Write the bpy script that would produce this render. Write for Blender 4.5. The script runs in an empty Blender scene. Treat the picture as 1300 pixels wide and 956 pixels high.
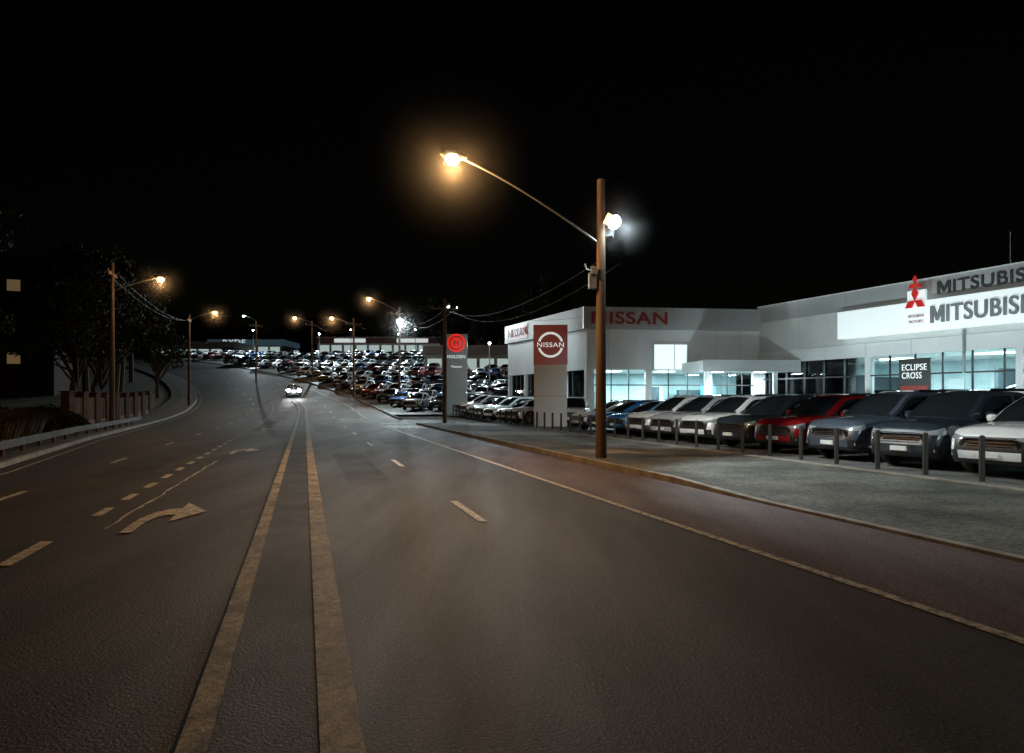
import bpy, math, random
from mathutils import Vector, Matrix
random.seed(7)
S=bpy.context.scene
COL=S.collection
S.view_settings.view_transform='Standard'; S.view_settings.look='None'; S.view_settings.exposure=0
# ---------------------------------------------------------------- materials
def mat(name, base=(.5,.5,.5), rough=.6, metal=0, emis=None, estr=0, coat=0, spec=.5):
    m=bpy.data.materials.new(name); m.use_nodes=True
    p=m.node_tree.nodes['Principled BSDF']
    p.inputs['Base Color'].default_value=(*base,1); p.inputs['Roughness'].default_value=rough
    p.inputs['Metallic'].default_value=metal; p.inputs['Coat Weight'].default_value=coat
    p.inputs['Specular IOR Level'].default_value=spec
    if emis: 
        p.inputs['Emission Color'].default_value=(*emis,1); p.inputs['Emission Strength'].default_value=estr
    return m
def noisemat(name, c1, c2, scale=3, rough=.7, bump=.3, bscale=80, speck=None, fac=(.35,.65), detail=6, r2=None, stretch=None, cracks=False, metal=0, bdist=.01, sp=(.55,.75), dark=None, dr=(.36,.6,.4,1.15)):
    m=mat(name,c1,rough,metal); nt=m.node_tree; N=nt.nodes; L=nt.links; p=N['Principled BSDF']
    tc=N.new('ShaderNodeTexCoord'); src=tc.outputs['Object']
    if stretch:
        mp=N.new('ShaderNodeMapping'); mp.inputs['Scale'].default_value=stretch; mp.inputs['Rotation'].default_value=(0,0,-.285)
        L.new(src,mp.inputs[0]); s2=mp.outputs[0]
    else: s2=src
    n=N.new('ShaderNodeTexNoise'); n.inputs['Scale'].default_value=scale; n.inputs['Detail'].default_value=detail; n.inputs['Roughness'].default_value=.6
    L.new(s2,n.inputs['Vector'])
    r=N.new('ShaderNodeValToRGB'); r.color_ramp.elements[0].position=fac[0]; r.color_ramp.elements[1].position=fac[1]
    r.color_ramp.elements[0].color=(*c1,1); r.color_ramp.elements[1].color=(*c2,1); L.new(n.outputs[0],r.inputs[0])
    out=r.outputs[0]
    nb=N.new('ShaderNodeTexNoise'); nb.inputs['Scale'].default_value=bscale; nb.inputs['Detail'].default_value=3; nb.inputs['Roughness'].default_value=.7; L.new(src,nb.inputs['Vector'])
    if dark:
        nd=N.new('ShaderNodeTexNoise'); nd.inputs['Scale'].default_value=dark; nd.inputs['Detail'].default_value=4; nd.inputs['Roughness'].default_value=.75; L.new(src,nd.inputs['Vector'])
        md=N.new('ShaderNodeMapRange'); 
        for i in range(4): md.inputs[i+1].default_value=dr[i]
        L.new(nd.outputs[0],md.inputs[0])
        mm=N.new('ShaderNodeMixRGB'); mm.blend_type='MULTIPLY'; mm.inputs[0].default_value=1; L.new(out,mm.inputs[1]); L.new(md.outputs[0],mm.inputs[2]); out=mm.outputs[0]
    if speck:
        mr=N.new('ShaderNodeMapRange'); mr.inputs[1].default_value=sp[0]; mr.inputs[2].default_value=sp[1]; L.new(nb.outputs[0],mr.inputs[0])
        mx=N.new('ShaderNodeMixRGB'); mx.inputs[2].default_value=(*speck,1); L.new(mr.outputs[0],mx.inputs[0]); L.new(out,mx.inputs[1]); out=mx.outputs[0]
    if cracks:
        v=N.new('ShaderNodeTexVoronoi'); v.feature='DISTANCE_TO_EDGE'; v.inputs['Scale'].default_value=.13
        nn=N.new('ShaderNodeTexNoise'); nn.inputs['Scale'].default_value=.9; nn.inputs['Detail'].default_value=6; L.new(src,nn.inputs['Vector'])
        vm=N.new('ShaderNodeMixRGB'); vm.blend_type='ADD'; vm.inputs[0].default_value=1.4; L.new(src,vm.inputs[1]); L.new(nn.outputs['Color'],vm.inputs[2]); L.new(vm.outputs[0],v.inputs['Vector'])
        mr2=N.new('ShaderNodeMapRange'); mr2.inputs[1].default_value=.0005; mr2.inputs[2].default_value=.004; mr2.inputs[3].default_value=.7; mr2.inputs[4].default_value=1; L.new(v.outputs[0],mr2.inputs[0])
        m3=N.new('ShaderNodeMixRGB'); m3.blend_type='MULTIPLY'; m3.inputs[0].default_value=1; L.new(out,m3.inputs[1]); L.new(mr2.outputs[0],m3.inputs[2]); out=m3.outputs[0]
    L.new(out,p.inputs['Base Color'])
    if r2 is not None:
        m4=N.new('ShaderNodeMapRange'); m4.inputs[1].default_value=.3; m4.inputs[2].default_value=.7; m4.inputs[3].default_value=rough; m4.inputs[4].default_value=r2
        L.new(n.outputs[0],m4.inputs[0]); L.new(m4.outputs[0],p.inputs['Roughness'])
    b=N.new('ShaderNodeBump'); b.inputs['Strength'].default_value=bump; b.inputs['Distance'].default_value=bdist
    L.new(nb.outputs[0],b.inputs['Height']); L.new(b.outputs[0],p.inputs['Normal'])
    return m
AG=(.40,.60,.30,1.35)
ASPH=noisemat('asphalt',(.017,.013,.0115),(.050,.039,.035),.45,.74,1.0,48,speck=(.24,.20,.18),sp=(.585,.70),r2=.6,stretch=(2.4,.3,1),cracks=True,bdist=.012,dark=30,dr=AG)
ASPD=noisemat('dark_asphalt',(.012,.010,.009),(.028,.023,.020),.8,.78,1.0,48,speck=(.10,.09,.08),sp=(.6,.72),r2=.65,bdist=.012,dark=30,dr=AG)
REDA=noisemat('red_asphalt',(.075,.043,.04),(.15,.092,.085),.7,.75,1.0,48,speck=(.34,.27,.25),r2=.6,bdist=.01,stretch=(2,.5,1),dark=30,dr=AG,sp=(.58,.70))
CONC=noisemat('kerb_concrete',(.17,.15,.12),(.34,.31,.26),2.2,.8,.6,50,speck=(.42,.4,.36))
KERBY=noisemat('painted_kerb',(.17,.14,.085),(.46,.38,.22),3.5,.7,.6,60,fac=(.38,.58),dark=22,dr=(.38,.6,.4,1.2))
PATH=noisemat('footpath_concrete',(.2,.19,.17),(.33,.32,.3),1.2,.8,.5,60,dark=20)
PATHD=noisemat('old_footpath',(.07,.06,.05),(.13,.115,.095),1.2,.8,.5,60,dark=20)
LOT=noisemat('lot_asphalt',(.09,.092,.088),(.16,.165,.16),.6,.65,.6,80,speck=(.26,.26,.25),r2=.5,dark=30)
VERGE=noisemat('roadside_paving',(.035,.036,.028),(.15,.152,.132),.55,.85,1.0,30,speck=(.25,.25,.22),detail=12,fac=(.38,.62),bdist=.015,dark=12,dr=(.38,.58,.4,1.2))
GRND=noisemat('ground_soil',(.03,.035,.018),(.07,.065,.04),.4,.95,.8,12,bdist=.05)
PAINTW=noisemat('road_marking_paint',(.20,.19,.18),(.74,.71,.66),11,.6,.4,60,fac=(.38,.52),dark=45)
WOOD=noisemat('pole_timber',(.08,.05,.032),(.17,.115,.075),6,.85,.6,20,stretch=(1,1,.1))
BARK=noisemat('bark',(.04,.03,.022),(.09,.07,.05),5,.9,.8,14)
GALV=mat('galvanised_steel',(.35,.36,.37),.45,.8)
RAILM=noisemat('weathered_rail',(.03,.027,.02),(.08,.07,.055),3,.8,.4,30)
WALLW=noisemat('white_cladding',(.62,.65,.65),(.72,.75,.75),.35,.45,.05,30)
FASC=noisemat('grey_fascia',(.34,.36,.36),(.42,.44,.44),.3,.4,.05,30)
CREAM=noisemat('cream_panel',(.50,.53,.51),(.62,.65,.63),.4,.5,.05,30)
JOINT=mat('panel_joint',(.2,.21,.21),.7)
DARK=mat('dark_frame',(.03,.032,.035),.4)
BLACK=mat('black_plastic',(.012,.012,.013),.45)
REDS=mat('red_sign_face',(.2,.012,.022),.35,emis=(.5,.02,.04),estr=.08)
REDL=mat('red_letter',(.30,.035,.025),.4)
REDB=mat('red_emblem',(.55,.02,.02),.35,emis=(1,.05,.03),estr=.2)
CHAR=mat('charcoal_letter',(.05,.055,.06),.4)
WHTL=mat('white_letter',(.8,.8,.8),.4,emis=(.9,1,1),estr=.55)
POST=mat('poster_white',(.7,.75,.75),.5)
SIGNW=mat('lit_sign_panel',(.72,.75,.75),.4,emis=(.85,1,1),estr=.55)
FLOORI=mat('showroom_floor',(.4,.42,.42),.15)
INTW=noisemat('showroom_wall',(.34,.48,.51),(.66,.76,.78),.35,.6,.05,10)
INTD=mat('interior_dark',(.06,.08,.09),.5)
BRICK=noisemat('brick_wall',(.10,.05,.03),(.17,.09,.06),4,.9,.5,30,dark=18)
DBRICK=noisemat('dark_brick',(.035,.022,.016),(.06,.04,.03),4,.95,.5,30)
BLUEB=mat('blue_panel',(.05,.2,.4),.4,emis=(.1,.5,.9),estr=.4)
WARMW=mat('warm_window',(.3,.2,.1),.5,emis=(1,.65,.3),estr=.10)
INTP=mat('lit_window',(.6,.7,.7),.4,emis=(.8,1,1),estr=.9)
def glassmat():
    m=bpy.data.materials.new('shopfront_glass'); m.use_nodes=True; nt=m.node_tree; N=nt.nodes; N.clear()
    o=N.new('ShaderNodeOutputMaterial'); t=N.new('ShaderNodeBsdfTransparent'); t.inputs[0].default_value=(.84,.93,.93,1)
    g=N.new('ShaderNodeBsdfGlossy'); g.inputs['Roughness'].default_value=.03; mx=N.new('ShaderNodeMixShader'); f=N.new('ShaderNodeFresnel'); f.inputs[0].default_value=1.5
    nt.links.new(f.outputs[0],mx.inputs[0]); nt.links.new(t.outputs[0],mx.inputs[1]); nt.links.new(g.outputs[0],mx.inputs[2]); nt.links.new(mx.outputs[0],o.inputs[0])
    return m
GLASS=glassmat()
def lampmat(n,c,s):
    m=mat(n,(.8,.8,.8),.4,emis=c,estr=s); m.cycles.emission_sampling='NONE'; return m
SODL=lampmat('sodium_lens',(1,.58,.16),16); WHL=lampmat('white_lens',(.8,.95,1),40); GRL=lampmat('mercury_lens',(.6,1,.75),8); HLL=lampmat('headlight_lit',(.9,.95,1),80)
SODH=lampmat('sodium_lens_near',(1,.75,.4),30)
CEIL=lampmat('ceiling_light',(.85,1,1),8)
def glowmat(n,k,pwv,an=.2):
    m=bpy.data.materials.new(n); m.use_nodes=True; nt=m.node_tree; N=nt.nodes; L=nt.links; N.clear(); o=N.new('ShaderNodeOutputMaterial'); v=N.new('ShaderNodeVolumeScatter')
    tc=N.new('ShaderNodeTexCoord'); s=N.new('ShaderNodeVectorMath'); s.operation='SUBTRACT'; s.inputs[1].default_value=(.5,.5,.5); L.new(tc.outputs['Generated'],s.inputs[0])
    ln=N.new('ShaderNodeVectorMath'); ln.operation='LENGTH'; L.new(s.outputs[0],ln.inputs[0])
    mr=N.new('ShaderNodeMapRange'); mr.inputs[1].default_value=0; mr.inputs[2].default_value=.47; mr.inputs[3].default_value=1; mr.inputs[4].default_value=0; L.new(ln.outputs['Value'],mr.inputs[0])
    pw=N.new('ShaderNodeMath'); pw.operation='POWER'; pw.inputs[1].default_value=pwv; L.new(mr.outputs[0],pw.inputs[0])
    mu=N.new('ShaderNodeMath'); mu.operation='MULTIPLY'; mu.inputs[1].default_value=k; L.new(pw.outputs[0],mu.inputs[0]); L.new(mu.outputs[0],v.inputs['Density'])
    v.inputs['Anisotropy'].default_value=an; L.new(v.outputs[0],o.inputs['Volume']); return m
GLOW=glowmat('added_glow',.022,3.6); GLOWC=glowmat('added_glow_dense',.075,3.8,0)  # added scatter volumes that imitate the glow around lamps, not actual mist
def leafmat(n,c1,c2):
    m=mat(n,c1,.7,spec=.2); nt=m.node_tree; g=nt.nodes.new('ShaderNodeNewGeometry'); r=nt.nodes.new('ShaderNodeValToRGB')
    r.color_ramp.elements[0].color=(*c1,1); r.color_ramp.elements[1].color=(*c2,1)
    nt.links.new(g.outputs['Random Per Island'],r.inputs[0]); nt.links.new(r.outputs[0],nt.nodes['Principled BSDF'].inputs['Base Color']); return m
LEAF=leafmat('foliage',(.012,.017,.007),(.042,.048,.020)); DRY=leafmat('dry_foliage',(.06,.045,.02),(.14,.10,.05))
# ---------------------------------------------------------------- helpers
def obj(name,data,parent=None,loc=None,rotz=0):
    o=bpy.data.objects.new(name,data); COL.objects.link(o)
    if parent: o.parent=parent
    if loc: o.location=loc
    if rotz: o.rotation_euler=(0,0,rotz)
    return o
def empty(name,loc=(0,0,0),rotz=0):
    o=obj(name,None,None,loc,rotz); o.empty_display_size=.3; return o
def mesh(name,v,f,mats,mi=None,smooth=False,angle=35):
    me=bpy.data.meshes.new(name); me.from_pydata(v,[],f)
    for m in (mats if isinstance(mats,list) else [mats]): me.materials.append(m)
    if mi: me.polygons.foreach_set('material_index',mi)
    me.validate(); me.update()
    if smooth:
        me.shade_smooth()
        me.set_sharp_from_angle(angle=math.radians(angle))
    return me
def boxes(bs):
    v=[];f=[]
    for (x0,x1,y0,y1,z0,z1) in bs:
        b=len(v); v+=[(x0,y0,z0),(x1,y0,z0),(x1,y1,z0),(x0,y1,z0),(x0,y0,z1),(x1,y0,z1),(x1,y1,z1),(x0,y1,z1)]
        f+=[(b,b+3,b+2,b+1),(b+4,b+5,b+6,b+7),(b,b+1,b+5,b+4),(b+1,b+2,b+6,b+5),(b+2,b+3,b+7,b+6),(b+3,b,b+4,b+7)]
    return v,f
def part(parent,name,bs,m):
    v,f=boxes(bs); return obj(name,mesh(name,v,f,m),parent)
def cyl(rings,seg=12):
    v=[];f=[]
    for (x,y,z,r) in rings:
        for i in range(seg):
            a=2*math.pi*i/seg; v.append((x+r*math.cos(a),y+r*math.sin(a),z))
    n=len(rings)
    for j in range(n-1):
        for i in range(seg):
            k=(i+1)%seg; f.append((j*seg+i,j*seg+k,(j+1)*seg+k,(j+1)*seg+i))
    f.append(tuple(range(seg-1,-1,-1))); f.append(tuple((n-1)*seg+i for i in range(seg)))
    return v,f
def tube(name,pts,r,m,parent=None):
    c=bpy.data.curves.new(name,'CURVE'); c.dimensions='3D'; c.bevel_depth=r; c.bevel_resolution=2
    s=c.splines.new('POLY'); s.points.add(len(pts)-1)
    for i,p in enumerate(pts): s.points[i].co=(*p,1)
    c.materials.append(m); return obj(name,c,parent)
def text(parent,body,w,h,loc,m,name='lettering',ext=.04,off=.0):
    c=bpy.data.curves.new(name,'FONT'); c.body=body; c.size=1; c.extrude=ext; c.offset=off; c.materials.append(m); c.space_character=1.08
    o=obj(name,c,parent); bpy.context.view_layer.update(); d=o.dimensions.copy()
    bb=[Vector(b) for b in o.bound_box]; mx=min(b.x for b in bb); my=min(b.y for b in bb)
    sx=w/max(d.x,.01); sy=h/max(d.y,.01); o.scale=(sx,sy,1); o.rotation_euler=(math.pi/2,0,0)
    o.location=(loc[0]-mx*sx,loc[1],loc[2]-my*sy); return o
def letter_m(parent,w,h,loc,m,ext=.05):
    P=[(0,0),(0,1),(.25,1),(.5,.42),(.75,1),(1,1),(1,0),(.8,0),(.8,.66),(.56,.12),(.44,.12),(.2,.66),(.2,0)]
    n=len(P); v=[(loc[0]+x*w,loc[1]-ext,loc[2]+z*h) for x,z in P]+[(loc[0]+x*w,loc[1]+ext,loc[2]+z*h) for x,z in P]
    f=[(0,1,2,11,12),(2,3,10,11),(3,9,10),(3,4,8,9),(4,5,6,7,8)]
    f+=[(i,i+n,(i+1)%n+n,(i+1)%n) for i in range(n)]
    return obj('letter',mesh('letter',v,f,m),parent)
def light(kind,name,loc,power,color,parent=None,size=.15,target=None,spot=None,blend=.6,sy=None):
    l=bpy.data.lights.new(name,kind); l.energy=power; l.color=color
    if kind in('POINT','SPOT'): l.shadow_soft_size=size
    if kind=='AREA':
        l.size=size
        if sy: l.shape='RECTANGLE'; l.size_y=sy
    if kind=='SPOT': l.spot_size=math.radians(spot); l.spot_blend=blend
    o=obj(name,l,parent); o.location=loc
    if target is not None:
        d=Vector(target)-Vector(loc); o.rotation_euler=d.to_track_quat('-Z','Y').to_euler()
    return o
def glow_ball(parent,loc,r,m=None):  # sphere of added volume, put round a lamp as its glow
    sg=16; v=[];f=[]
    for j in range(1,8):
        t=math.pi*j/8
        for i in range(sg): a=2*math.pi*i/sg; v.append((loc[0]+r*math.sin(t)*math.cos(a),loc[1]+r*math.sin(t)*math.sin(a),loc[2]+r*math.cos(t)))
    for j in range(6):
        for i in range(sg): k=(i+1)%sg; f.append((j*sg+i,(j+1)*sg+i,(j+1)*sg+k,j*sg+k))
    b=len(v); v+=[(loc[0],loc[1],loc[2]+r),(loc[0],loc[1],loc[2]-r)]
    for i in range(sg): k=(i+1)%sg; f+=[(b,i,k),(b+1,6*sg+k,6*sg+i)]
    return obj('added_glow',mesh('added_glow',v,f,m or GLOW),parent)
SOD=(1,.53,.19); COLD=(.78,.95,1)
# ---------------------------------------------------------------- terrain & road line
def gz(y):
    if y<45: return 0.
    if y<100: return .0011*(y-45)**2
    if y<190: return 3.3275+.121*(y-100)
    return 14.2175+.03*(y-190)
def xc(y):
    x=-.15-.293*y
    if y>65:
        if y<150: x-=.0039*(y-65)**2
        else: x-=.0039*85**2+.663*(y-150)
    return x
def lerp(pts,x):
    if x<=pts[0][0]: return pts[0][1]
    for (a,b),(c,d) in zip(pts,pts[1:]):
        if x<=c: return b+(d-b)*(x-a)/(c-a)
    return pts[-1][1]
def oleft(y): return lerp([(-20,-6.3),(5,-6.5),(16,-7.0),(29,-8.6),(49,-10.2),(74,-11.2),(110,-11),(150,-10)],y)
def F(o): return o if callable(o) else (lambda y:o)
def ys(y0,y1,st=1.):
    r=[y0]; k=math.floor(y0)+1
    while k<y1-1e-6: r.append(float(k)); k+=st
    r.append(y1); return r
def strip(name,o1,o2,y0,y1,h,m,parent=None,solid=0):
    o1=F(o1);o2=F(o2);hh=F(h); Y=ys(y0,y1); v=[];f=[]
    for y in Y:
        z=gz(y)+hh(y); a=xc(y)+o1(y); b=xc(y)+o2(y)
        v+=[(a,y,z),(b,y,z)]
        if solid: v+=[(a,y,z-solid),(b,y,z-solid)]
    k=4 if solid else 2
    for i in range(len(Y)-1):
        j=i*k; f.append((j,j+1,j+k+1,j+k))
        if solid: f.append((j+2,j,j+k,j+k+2)); f.append((j+1,j+3,j+k+3,j+k+1))
    if solid:
        f.append((0,2,3,1)); j=(len(Y)-1)*k; f.append((j,j+1,j+3,j+2))
    return obj(name,mesh(name,v,f,m),parent)
Y=ys(-60.,260.)+[300.,400.,700.]; v=[];f=[]
for y in Y: v+=[(-600,y,gz(y)-.03),(600,y,gz(y)-.03)]
for i in range(len(Y)-1): f.append((2*i,2*i+1,2*i+3,2*i+2))
obj('ground',mesh('ground',v,f,GRND))
strip('road',oleft,7.4,-40,230,0,ASPH)
strip('cycle_lane',5.12,7.38,-40,44,.004,REDA)
strip('cycle_lane',5.12,7.38,56,100,.004,REDA)
strip('side_street',7.4,60,46.5,54,.0,ASPH)
for (a,b,c,d) in [(1.0,1.9,14,22),(3.1,4.6,26,31),(-4.4,-3.3,15,21),(.7,2.1,36,47),(-6.4,-5.4,7,10.5)]:
    strip('road_patch',a,b,c,d,.004,ASPD)
kh=lambda y: .035 if y<11.5 else (.12 if y>14 else .035+.085*(y-11.5)/2.5)
strip('kerb',7.4,7.55,-40,46,lambda y:kh(y)+.006,CONC,solid=.15); strip('kerb',7.4,7.58,54.5,200,.13,CONC,solid=.15)
strip('kerb',lambda y:oleft(y)-.16,oleft,-40,200,.13,CONC,solid=.16)
def verge(o1,o2,y0,y1,m,dz=0):
    Yv=ys(y0,y1); v=[];f=[]
    def zz(o,y): t=(o-7.55)/4.65; return gz(y)+kh(y)*(1-t)+.115*t+dz
    for y in Yv: v+=[(xc(y)+o1,y,zz(o1,y)),(xc(y)+o2,y,zz(o2,y))]
    for i in range(len(Yv)-1): f.append((2*i,2*i+1,2*i+3,2*i+2))
    return v,f
v,f=verge(7.55,12.2,-40,46,VERGE); obj('pavement',mesh('pavement',v,f,VERGE))
strip('forecourt_pavement',12.35,70,-40,46,.119,LOT,solid=0)
strip('forecourt_pavement',13.0,70,46,62,.119,LOT)
strip('forecourt_kerb',12.2,12.35,-40,46,.14,CONC,solid=.15)
strip('car_yard_pavement',7.58,80,60,176,.12,LOT)
strip('footpath',lambda y:oleft(y)-2.0,lambda y:oleft(y)-.16,20,200,.125,PATHD)
strip('verge',lambda y:oleft(y)-3.2,lambda y:oleft(y)-2.0,20,200,.12,GRND)
strip('verge',lambda y:oleft(y)-4,lambda y:oleft(y)-.16,-40,20,.12,GRND)
for (a,b,c,d) in [(8.3,9.9,20,21.6),(7.8,11.9,30,33.5),(7.7,12.1,41,45.5)]:
    v,f=verge(a,b,c,d,PATH,.006); obj('concrete_crossing',mesh('concrete_crossing',v,f,PATH))
med=empty('median_strip')
strip('median_kerb_a',-.42,-.28,-20,80,.10,KERBY,med,solid=.12); strip('median_kerb_b',.22,.42,-20,80,.10,KERBY,med,solid=.12)
strip('median_fill',-.28,.22,-20,80,.085,ASPD,med)
mk=empty('road_markings')
strip('edge_line',4.98,5.10,-20,46,.008,PAINTW,mk); strip('edge_line',4.98,5.10,55,150,.008,PAINTW,mk)
strip('edge_line',lambda y:oleft(y)+.45,lambda y:oleft(y)+.53,-20,150,.006,PAINTW,mk)
y=9.55
while y<140:
    strip('lane_dash',2.5,2.62,y,y+1.9,.008,PAINTW,mk); y+=7.85
y=3.9
while y<140:
    strip('lane_dash',-4.9,-4.78,y,y+1.6,.008,PAINTW,mk); y+=7.2
strip('lane_dash',-2.9,-2.75,7.0,8.2,.008,PAINTW,mk)
y=10.0
while y<80:
    strip('continuity_dash',-2.86,-2.72,y,y+.75,.008,PAINTW,mk); y+=1.6
v=[];f=[];n=0;yy=9.0
while yy<19:
    o=-2.37+.018*(yy-9)+random.uniform(-.03,.03); z=gz(yy)+.009; x=xc(yy)+o; w=random.uniform(.01,.035); v+=[(x-w,yy,z),(x+w,yy,z)]; n+=1; yy+=.3
for i in range(n-1): f.append((2*i,2*i+1,2*i+3,2*i+2))
obj('worn_line',mesh('worn_line',v,f,PAINTW),mk)
for dy in (0,12.6,29,43,58):
    Lp=[(-2.13,8.7),(-2.12,9.7),(-2.0,10.3),(-1.85,10.6),(-1.68,10.65)]; Rp=[(-1.98,8.7),(-1.97,9.5),(-1.9,9.9),(-1.8,10.05),(-1.68,10.1)]
    v=[];f=[]
    for (a,b),(c,d) in zip(Lp,Rp): v+=[(xc(b+dy)+a,b+dy,gz(b+dy)+.012),(xc(d+dy)+c,d+dy,gz(d+dy)+.012)]
    for i in range(4): f.append((2*i,2*i+1,2*i+3,2*i+2))
    b=len(v); v+=[(xc(q+dy)+p,q+dy,gz(q+dy)+.012) for p,q in [(-1.68,11.25),(-1.68,9.5),(-1.28,10.4)]]; f.append((b+1,b+2,b))
    obj('turn_arrow',mesh('turn_arrow',v,f,PAINTW),mk)
for k in range(5): strip('threshold_bar',5.3+.42*k,5.56+.42*k,40.5,44.8,.009,PAINTW,mk)
PALE=noisemat('pale_patch',(.2,.2,.19),(.45,.44,.42),1,.7,dark=12)
strip('threshold',5.3,7.3,46.2,49.5,.009,PALE,mk)
strip('threshold',2.8,4.8,49,56,.009,PALE,mk)
# ---------------------------------------------------------------- cars
def paintmat():
    m=mat('car_paint',(1,1,1),.26,.2,coat=1); nt=m.node_tree; oi=nt.nodes.new('ShaderNodeObjectInfo')
    nt.links.new(oi.outputs['Color'],nt.nodes['Principled BSDF'].inputs['Base Color']); return m
CP=paintmat(); CG=mat('car_glass',(.012,.015,.018),.06,coat=.5); CH=mat('chrome',(.75,.76,.78),.15,1); HL=mat('headlamp',(.38,.41,.43),.08,.4,coat=1)
TL=mat('tail_lamp',(.35,.01,.01),.15,coat=1); TY=mat('tyre',(.015,.015,.015),.85); RM=mat('alloy',(.42,.43,.45),.3,.9); PL=mat('number_plate',(.6,.6,.56),.5)
CM=[CP,CG,BLACK,CH,HL,TL,TY,RM,PL,HLL]
def car_mesh(name,L=4.6,H=1.68,hs=1.0,wheel=.36,wx=1.3,wx1=2.15,lit=False,rear=.7):
    V=[];Fc=[];MI=[]
    def add(f,m): Fc.append(f); MI.append(m)
    R=wheel+.065; xf=.92; xr=L-.92
    xs=[0,.012,.04,.09,.16,.25,.34]; x=.40
    while x<L-.26: xs.append(x); x+=.05
    xs+=[L-.2,L-.12,L-.06,L-.02,L]
    def w(x): return lerp([(0,.50),(.012,.60),(.04,.69),(.09,.77),(.16,.82),(.34,.87),(.7,.90),(L-.8,.90),(L-.3,.87),(L-.12,.82),(L-.04,.76),(L,.64)],x)
    def zs(x): return hs*lerp([(0,.82),(.05,.85),(.2,.89),(.6,.95),(1.3,1.01),(L-.5,1.1),(L-.1,1.06),(L,1.0)],x)
    def zt(x): return hs*lerp([(0,.85),(.05,.90),(.15,.95),(.35,1.0),(.8,1.06),(1.3,1.10),(L-.4,1.14),(L,1.02)],x)
    def zb(x):
        z=lerp([(0,.28),(.4,.22),(L-.5,.24),(L,.36)],x)
        for c in (xf,xr):
            d=abs(x-c)
            if d<R: z=max(z,wheel+math.sqrt(R*R-d*d))
        return z
    rows=[]
    for x in xs:
        b=zb(x); W=w(x); s=zs(x); z1=max(.36,b+.05); z2=max(.52*hs,z1+.02); z3=max(.735*hs,z2+.02); s=max(s,z3+.03); t=max(zt(x),s+.01)
        mid=1 if (xf+R<x<xr-R) else 0
        P=[(W-.05,b),(W-.01,z1),(W-.015*mid,z2),(W+.012,z3),(W-.03,s-.02),(W-.10,s+(t-s)*.35),(W*.62,s+(t-s)*.75),(0,t)]
        full=P+[(-a,c) for a,c in P[-2::-1]]
        fr=max(0,(.3-x)/.3); bk=max(0,(x-(L-.3))/.3)
        idx=[]
        for (a,c) in full:
            xx=x+fr*.22*max(0,c-.6)/.4+fr*.10*max(0,.42-c)/.2-bk*.10*max(0,c-.7)/.4
            idx.append(len(V)); V.append((xx,a,c))
        rows.append(idx)
    n=15
    for i in range(len(rows)-1):
        xm=(xs[i]+xs[i+1])/2
        for j in range(n-1):
            k=min(j,n-2-j); m=0
            if k==0: m=2
            if k==3 and xm<.34: m=9 if lit else 4
            if k==1 and .012<xm<.16: m=2
            if k==3 and xm>L-.28: m=5
            if k==2 and xm<.04: m=2
            add((rows[i][j],rows[i+1][j],rows[i+1][j+1],rows[i][j+1]),m)
    for idx,fl,ma in ((rows[0],False,[2,0,2,2,0,0,0]),(rows[-1],True,[2,0,0,5,0,0,0])):
        for k in range(7):
            q=(idx[k],idx[k+1],idx[n-2-k],idx[n-1-k]) if k<6 else (idx[6],idx[7],idx[8])
            add(q if not fl else tuple(reversed(q)),ma[k])
    gx=[wx-.08]; x=wx
    while x<L-.1: gx.append(x); x+=.05
    gx.append(L-.08); rr=[]
    def zr(x): return lerp([(wx-.08,zs(wx)-.02),(wx,zs(wx)+.07),(wx1-.1,H-.13),(wx1+.05,H-.06),(wx1+.25,H-.02),(wx1+.7,H),(L-1.3,H-.02),(L-rear,H-.10),(L-rear+.1,H-.17),(L-.14,zs(L-.2)+.02),(L-.08,zs(L-.1)-.02)],x)
    for x in gx:
        be=zs(x)-.03; z=max(zr(x),be+.002); pl=lerp([(wx-.08,.72),(wx+.4,.83),(L-.8,.82),(L-.08,.70)],x)
        def yy(h): return pl-(pl-.60)*max(0,min(1,(h-be)/(H-be)))**1.25
        g1=min(be+.055,z); g2=max(g1,z-.13); g3=max(g1,z-.055)
        P=[(yy(be)+.03,be),(yy(g1),g1),(yy(g2),g2),(yy(g3)-.01,g3),(yy(z)-.07,z-.012),(yy(z)*.5,z+.008),(0,z+.018)]
        idx=[]
        for (a,c) in P+[(-a,c) for a,c in P[-2::-1]]:
            bow=0
            if x<wx1: bow=-.16*(1-(abs(a)/.8)**2)*min(1,(wx1-x)/.4)
            idx.append(len(V)); V.append((x+bow,a,c))
        rr.append(idx)
    m_=13; bp=(wx1+L-.95)/2+.05
    for i in range(len(rr)-1):
        xm=(gx[i]+gx[i+1])/2
        for j in range(m_-1):
            k=min(j,m_-2-j); m=0
            if k==1: m=1 if (wx+.22<xm<L-.42 and abs(xm-bp)>.05 and abs(xm-(L-1.12))>.05) else (2 if wx+.1<xm<L-.42 else 0)
            if k>=3: m=1 if (xm<wx1-.0 or xm>L-rear+.03) else 0
            if k==3 and xm<wx1: m=0 if xm>wx+.1 else 2
            if k>=3 and xm<wx+.02: m=2
            add((rr[i][j],rr[i+1][j],rr[i+1][j+1],rr[i][j+1]),m)
    def bx(x0,x1,y0,y1,z0,z1,m):
        v,f=boxes([(x0,x1,y0,y1,z0,z1)]); b=len(V); V.extend(v)
        for q in f: add(tuple(b+i for i in q),m)
    bx(.2,L-.12,-.66,.66,.25,.80*hs,2)
    for z in (.57,.625,.68): bx(.012,.05,-.45,.45,z*hs,z*hs+.012,3)
    bx(.01,.07,-.50,.50,.755*hs,.775*hs,3)
    bx(-.03,.02,-.19,.19,.40,.50,8)
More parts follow.
